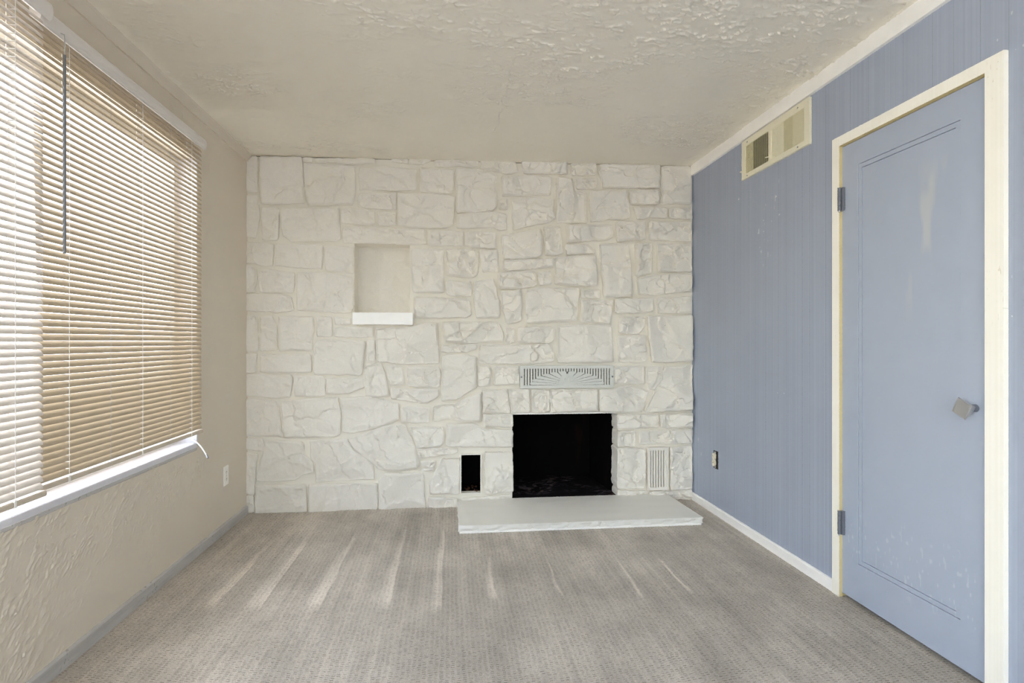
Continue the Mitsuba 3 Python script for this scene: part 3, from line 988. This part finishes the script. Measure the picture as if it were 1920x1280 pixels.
for pyt, pyb in ((352, 395), (957, 1001)):
    za = on_plane(1573, pyt, 0, 1.735)[2]
    zb = on_plane(1573, pyb, 0, 1.735)[2]
    ky = ycol(1573, 1.735)
    hk = add('hinge', cbox(XR - 0.014, XR - 0.0015, ky - 0.014, ky + 0.004, zb, za, 0.001), 'm_hinge', dk, label='worn dark metal hinge')
    n = 5
    for j in range(n):
        z0 = zb + (za - zb) * (j + 0.03) / n
        z1 = zb + (za - zb) * (j + 0.97) / n
        add('knuckle', cyl((1.737, ky, z0), (1.737, ky, z1), 0.0075, 14), 'm_hinge', hk, smooth=40)
    add('pin_cap', cyl((1.737, ky, zb - 0.006), (1.737, ky, zb), 0.005, 12), 'm_steel', hk, smooth=40)
struct(dk, 'blue one-panel door in a cream casing, with a square knob')

# square flared knob
kn_y, kn_z = ycol(1830, FACE), on_plane(1830, 765, 0, FACE)[2]
kb = add('knob', trimesh.creation.box(extents=(0.001, 0.001, 0.001)), 'm_steel', dk)
rot = math.radians(26)


def sq(x, s):
    return [(x, kn_y + s * math.cos(rot + a), kn_z + s * math.sin(rot + a)) for a in (math.pi / 4 + k * math.pi / 2 for k in range(4))]


kface = trimesh.convex.convex_hull(np.array(sq(1.699, 0.0365) + sq(1.7015, 0.0385) + sq(1.7045, 0.0385)))
kneck = trimesh.convex.convex_hull(np.array(sq(1.7045, 0.0375) + sq(1.738, 0.017)))
kneck2 = cyl((1.737, kn_y, kn_z), (FACE, kn_y, kn_z), 0.0125, 20)
scene[kb] = mikit.ply(cat([kface, kneck]), 'm_steel')
labels[kb] = {'label': 'grey metal knob with a square tilted face'}
add('neck', kneck2, 'm_hinge', kb, smooth=40)

# ------------------------------------------------------------------ wall register at the top of the blue wall
vk = 'wall_register'
gy1, gy0 = ycol(1391, 1.745), ycol(1517.5, 1.745)
gz0, gz1 = 2.118, 2.348
gx = 1.7435
go = sbox(gy0, gz0, gy1, gz1)
gw, gh = gy1 - gy0, gz1 - gz0
midy = gy1 - gw * 0.465
o1 = sbox(midy + gw * 0.018, gz0 + gh * 0.12, gy1 - gw * 0.06, gz1 - gh * 0.16)      # far opening
o2 = sbox(gy0 + gw * 0.06, gz0 + gh * 0.12, midy - gw * 0.018, gz1 - gh * 0.16)      # near opening
add('frame', ext(go.difference(o1).difference(o2), 'yz', gx, XR + 0.002), 'm_vent', vk)
add('duct_plate', ext(go.buffer(-0.01, join_style='mitre'), 'yz', XR - 0.0025, XR + 0.004), 'm_dark', vk)
for oo, (open_a, open_b) in ((o1, (0.33, 1.0)), (o2, (-1, -1))):
    y0_, z0_, y1_, z1_ = oo.bounds
    n = 34
    p_ = (y1_ - y0_) / n
    for j in range(n):
        yc = y1_ - (j + 0.5) * p_
        t = (j + 0.5) / n
        opened = open_a <= t <= open_b
        half = p_ * (0.34 if opened else 0.62)
        ang = math.radians(38 if opened else (68 if oo is o1 or t > 0.33 else 84))
        dx, dy = 0.5 * 0.0085 * math.cos(ang) if opened else 0.0012, half
        v_ = np.array([(XR - 0.008 - dx, yc - dy), (XR - 0.008 - dx + 0.0012, yc - dy), (XR - 0.008 + dx + 0.0012, yc + dy), (XR - 0.008 + dx, yc + dy)])
        add('louvre', ext(Polygon(v_).convex_hull, 'xy', z0_ - 0.003, z1_ + 0.003), 'm_vent' if (oo is o2 and t < 0.37) else 'm_louvre_pale' if (oo is o2 and t > 0.66) else ('m_louvre_dark' if opened and j % 3 == 1 else 'm_louvre'), vk)
for oo in (o1, o2):
    y0_, z0_, y1_, z1_ = oo.bounds
    yl = y1_ + 0.006
    lk = add('lever', cat([cbox(gx - 0.006, gx + 0.002, yl - 0.004, yl + 0.006, z0_ + 0.012, z0_ + 0.03, 0.001), cyl((gx - 0.004, yl, z0_ + 0.02), (gx - 0.022, yl + 0.012, z0_ + 0.016), 0.003, 10)]), 'm_vent', vk)
for yy, zz in ((gy1 - gw * 0.10, gz1 - gh * 0.08), (gy0 + gw * 0.14, gz1 - gh * 0.08), (gy1 - gw * 0.10, gz0 + gh * 0.06), (gy0 + gw * 0.14, gz0 + gh * 0.06)):
    add('screw', cyl((gx - 0.0015, yy, zz), (gx + 0.002, yy, zz), 0.004, 12), 'm_hinge', vk)
thing(vk, 'cream metal air register with two louvre banks under the crown board', 'vent')

# ------------------------------------------------------------------ outlets
# open outlet without its cover in the blue wall
oy0, oy1 = ycol(1347, XR), ycol(1338, XR)
oc = (oy0 + oy1) / 2
oz0, oz1 = on_plane(1342, 878, 0, XR)[2], on_plane(1342, 845, 0, XR)[2]
ok = 'open_outlet'
om = (oz0 + oz1) / 2
oh = oz1 - oz0
hole = sbox(oc - 0.031, oz0, oc + 0.031, oz1)
add('box_rim', ext(hole.difference(hole.buffer(-0.004)), 'yz', XR - 0.0015, XR + 0.002), 'm_dark', ok)
add('box_back', ext(hole.buffer(-0.003), 'yz', XR - 0.0008, XR + 0.002), 'm_dark', ok)
add('strap', cbox(XR - 0.005, XR - 0.001, oc - 0.004, oc + 0.016, oz0 + 0.004, oz1 - 0.004, 0.001), 'm_steel', ok, label='bare metal mounting strap')
for sg in (-1, 1):
    e = shapely.affinity.scale(Point(0, 0).buffer(1, 10), 0.0165, oh * 0.19).intersection(sbox(-0.0145, -1, 0.0145, 1))
    rk = add('receptacle', ext(shapely.affinity.translate(e, oc + 0.008, om + sg * oh * 0.185), 'yz', XR - 0.016, XR - 0.002), 'm_ivory', ok)
    for q in (-1, 1):
        add('slot', cbox(XR - 0.0165, XR - 0.0155, oc + 0.008 + q * 0.006 - 0.0012, oc + 0.008 + q * 0.006 + 0.0012, om + sg * oh * 0.185 - 0.004, om + sg * oh * 0.185 + 0.005), 'm_dark', rk)
thing(ok, 'ivory outlet without cover plate low in the blue wall', 'outlet')

# covered outlet in the beige wall
pk = 'wall_outlet'
qy0, qy1 = ycol(419, XL + 0.004), ycol(428.2, XL + 0.004)
qz0, qz1 = on_plane(423, 909, 0, XL)[2], on_plane(423, 873, 0, XL)[2]
qc, qm = (qy0 + qy1) / 2, (qz0 + qz1) / 2
add('cover_plate', cbox(XL, XL + 0.006, qy0, qy1, qz0, qz1, 0.002), 'm_plastic', pk)
for sg in (-1, 1):
    c0 = qm + sg * 0.021
    rk = add('receptacle', cbox(XL + 0.005, XL + 0.0075, qc - 0.016, qc + 0.016, c0 - 0.013, c0 + 0.013, 0.0008), 'm_plastic', pk)
    for q in (-1, 1):
        add('slot', cbox(XL + 0.007, XL + 0.008, qc + q * 0.0065 - 0.0014, qc + q * 0.0065 + 0.0014, c0 - 0.003, c0 + 0.006), 'm_dark', rk)
    add('slot', cyl((XL + 0.007, qc, c0 - 0.0085), (XL + 0.008, qc, c0 - 0.0085), 0.0025, 10), 'm_dark', rk)
add('screw', cyl((XL + 0.005, qc, qm), (XL + 0.0075, qc, qm), 0.003, 10), 'm_steel', pk)
thing(pk, 'white duplex outlet with cover plate on the beige wall', 'outlet')

# ------------------------------------------------------------------ window
wk = 'window_1'
GX = XL - 0.115
ov = sbox(WY0, WZ0, WY1, WZ1)
gin = ov.buffer(-0.045, join_style='mitre')
add('frame', ext(ov.difference(gin), 'yz', GX - 0.02, GX + 0.02), 'm_alu', wk)
a_, b_, c_, d_ = gin.buffer(0.01, join_style='mitre').bounds
add('pane', quad((GX, a_, b_), (GX, c_, b_), (GX, c_, d_), (GX, a_, d_)), 'm_glass', wk)
sillm = cat([cbox(GX - 0.0, XL + 0.004, WY0 - 0.0, WY1, WZ0 - 0.022, WZ0 + 0.006, 0.003)])
add('sill', sillm, 'm_sill', wk, label='pale painted window sill')
add('apron', cbox(XL - 0.001, XL + 0.005, WY0, WY1 - 0.004, WZ0 - 0.034, WZ0 - 0.018, 0.002), 'm_greytrim', wk)
add('jamb', cbox(GX, XL + 0.0015, WY1 - 0.004, WY1 + 0.004, WZ0, WZ1, 0.001), 'm_sill', wk)
add('jamb', cbox(GX, XL + 0.0015, WY0 - 0.004, WY0 + 0.004, WZ0, WZ1, 0.001), 'm_sill', wk)
struct(wk, 'wide window behind the blinds')


# ------------------------------------------------------------------ blinds
def slat_mesh(L, w=0.025, sag=0.0022, tilt=56, rad=0.007, th=0.0005):
    """A curved slat along y with rounded ends, its room edge turned down."""
    s = np.unique(np.concatenate([np.linspace(0, rad, 6), [L / 2], L - np.linspace(0, rad, 6)]))
    t = np.linspace(-1, 1, 7)
    V = []
    for side in (0, 1):
        for y in s:
            e = min(y, L - y)
            hw = w / 2 - rad + math.sqrt(max(rad * rad - (rad - min(e, rad)) ** 2, 0)) if e < rad else w / 2
            a = t * hw
            z = sag * (1 - (a / (w / 2)) ** 2) - side * th
            V.append(np.stack([a, np.full(7, y), z], 1))
    V = np.vstack(V)
    ns = len(s)
    F = []
    for side in (0, 1):
        for i in range(ns - 1):
            for j in range(6):
                a = side * ns * 7 + i * 7 + j
                q = [a, a + 1, a + 8, a + 7]
                if side:
                    q = q[::-1]
                F += [[q[0], q[1], q[2]], [q[0], q[2], q[3]]]
    m = trimesh.Trimesh(V, F, process=False)
    r_ = math.radians(tilt)
    v = np.array(m.vertices)
    x, z = v[:, 0].copy(), v[:, 2].copy()
    v[:, 0] = x * math.cos(r_) + z * math.sin(r_)
    v[:, 2] = -x * math.sin(r_) + z * math.cos(r_)
    return trimesh.Trimesh(v, m.faces, process=False)


def blind(name, X, y0, y1, ztop, zbot, cords, pulls, slat_mat, label, wand=None, n_slats=64, tilt=58):
    # head rail with rounded valance
    add('head_rail', cbox(X - 0.016, X + 0.014, y0 + 0.002, y1 - 0.004, ztop - 0.038, ztop - 0.004, 0.002), 'm_rail', name)
    prof = [(X + 0.014, ztop - 0.056)] + [(X + 0.014 + 0.012 * math.sin(a), ztop - 0.028 - 0.028 * math.cos(a)) for a in np.linspace(0.1, math.pi - 0.1, 9)] + [(X + 0.014, ztop)]
    add('valance', ext(Polygon(prof), 'xz', y0 - 0.004, y1 + 0.014), 'm_rail', name, smooth=30, label='rounded white valance')
    zt, zb = ztop - 0.066, zbot + 0.034
    shape = mikit.ply(slat_mesh(y1 - y0, tilt=tilt), slat_mat, smooth=35)
    for k in range(n_slats):
        z = zt + (zb - zt) * k / (n_slats - 1)
        dz = 0.0008 * math.sin(k * 12.9898)
        add('slat', {**shape, 'to_world': T().translate([X, y0, z + dz])}, None, name)
    add('bottom_rail', cbox(X - 0.013, X + 0.013, y0, y1 + 0.006, zbot, zbot + 0.018, 0.003), 'm_bottom_rail', name)
    for cy in cords:
        for dx in (-0.0125, 0.0125):
            add('ladder_cord', cyl((X + dx, cy, ztop - 0.05), (X + dx, cy, zbot + 0.01), 0.0009, 6), 'm_cord', name)
        zz = np.arange(zb, zt, (zt - zb) / (n_slats - 1))
        labels[add('ladder_rungs', cat([cbox(X - 0.012, X + 0.0145, cy - 0.0025, cy + 0.0025, z - 0.0125, z - 0.0110) for z in zz]), 'm_cord', name)] = {'kind': 'stuff'}
        add('rail_clip', cbox(X - 0.014, X + 0.0145, cy - 0.005, cy + 0.005, zbot - 0.001, zbot + 0.020, 0.001), 'm_cord', name)
    for cy in pulls:
        add('lift_cord', cyl((X + 0.0155, cy, ztop - 0.05), (X + 0.0155, cy, zbot + 0.01), 0.0006, 6), 'm_greytrim', name)
    if wand:
        wy, z0, z1 = wand
        add('tilt_wand', cyl((X + 0.035, wy, z0), (X + 0.035, wy, z1), 0.0042, 6), 'm_wand', name, label='dark grey tilt wand')
        add('wand_hook', tube([(X + 0.02, wy, ztop - 0.045), (X + 0.034, wy, ztop - 0.05), (X + 0.036, wy, ztop - 0.065), (X + 0.035, wy, z1 - 0.01)], 0.0018, 8), 'm_steel', name)
    thing(name, label, 'blind', 'mini blinds in front of the window')


BX = XL + 0.042
ZT = 2.225
bl_y1 = ycol(376, BX)
blind('mini_blind', BX, 1.95, bl_y1, ZT, 0.668, [ycol(c, BX) for c in (123, 262, 355)], [ycol(c, BX) for c in (200, 313)], 'm_slat',
      'wide tan slatted mini blind with the tilt wand, right one at the window',
      (ycol(121, BX + 0.035), on_plane(121, 475, 0, BX + 0.035)[2], on_plane(121, 103, 0, BX + 0.035)[2]))
BX2 = BX + 0.034


def second_blind():
    name = 'mini_blind_001'
    blind(name, BX2, 0.70, ycol(78, BX2), ZT + 0.001, 0.662, [ycol(20, BX2), 1.35, 0.9], [], 'm_slat_white',
          'paler slatted mini blind cut off by the left edge of the photo', None)


second_blind()

# coaxial cable out of the corner of the sill
ck = 'coaxial_cable'
c0 = np.array([XL - 0.02, WY1 - 0.012, WZ0 + 0.022])
e1 = on_plane(387, 853, 0, XL + 0.10)
pts = []
for t in np.linspace(0, 1, 14):
    m_ = c0 * (1 - t) ** 2 + 2 * t * (1 - t) * (c0 * 0.5 + e1 * 0.5 + np.array([0, 0, 0.03])) + e1 * t * t
    pts.append(m_)
add('cable', tube(pts, 0.0038, 10), 'm_white', ck, smooth=40)
dirn = pts[-1] - pts[-2]
dirn /= np.linalg.norm(dirn)
add('connector', cat([cyl(pts[-1] - dirn * 0.002, pts[-1] + dirn * 0.010, 0.0055, 12), cyl(pts[-1] + dirn * 0.010, pts[-1] + dirn * 0.022, 0.0065, 6)]), 'm_steel', ck, label='metal screw connector')
thing(ck, 'short white coaxial cable sticking out at the sill corner', 'cable')
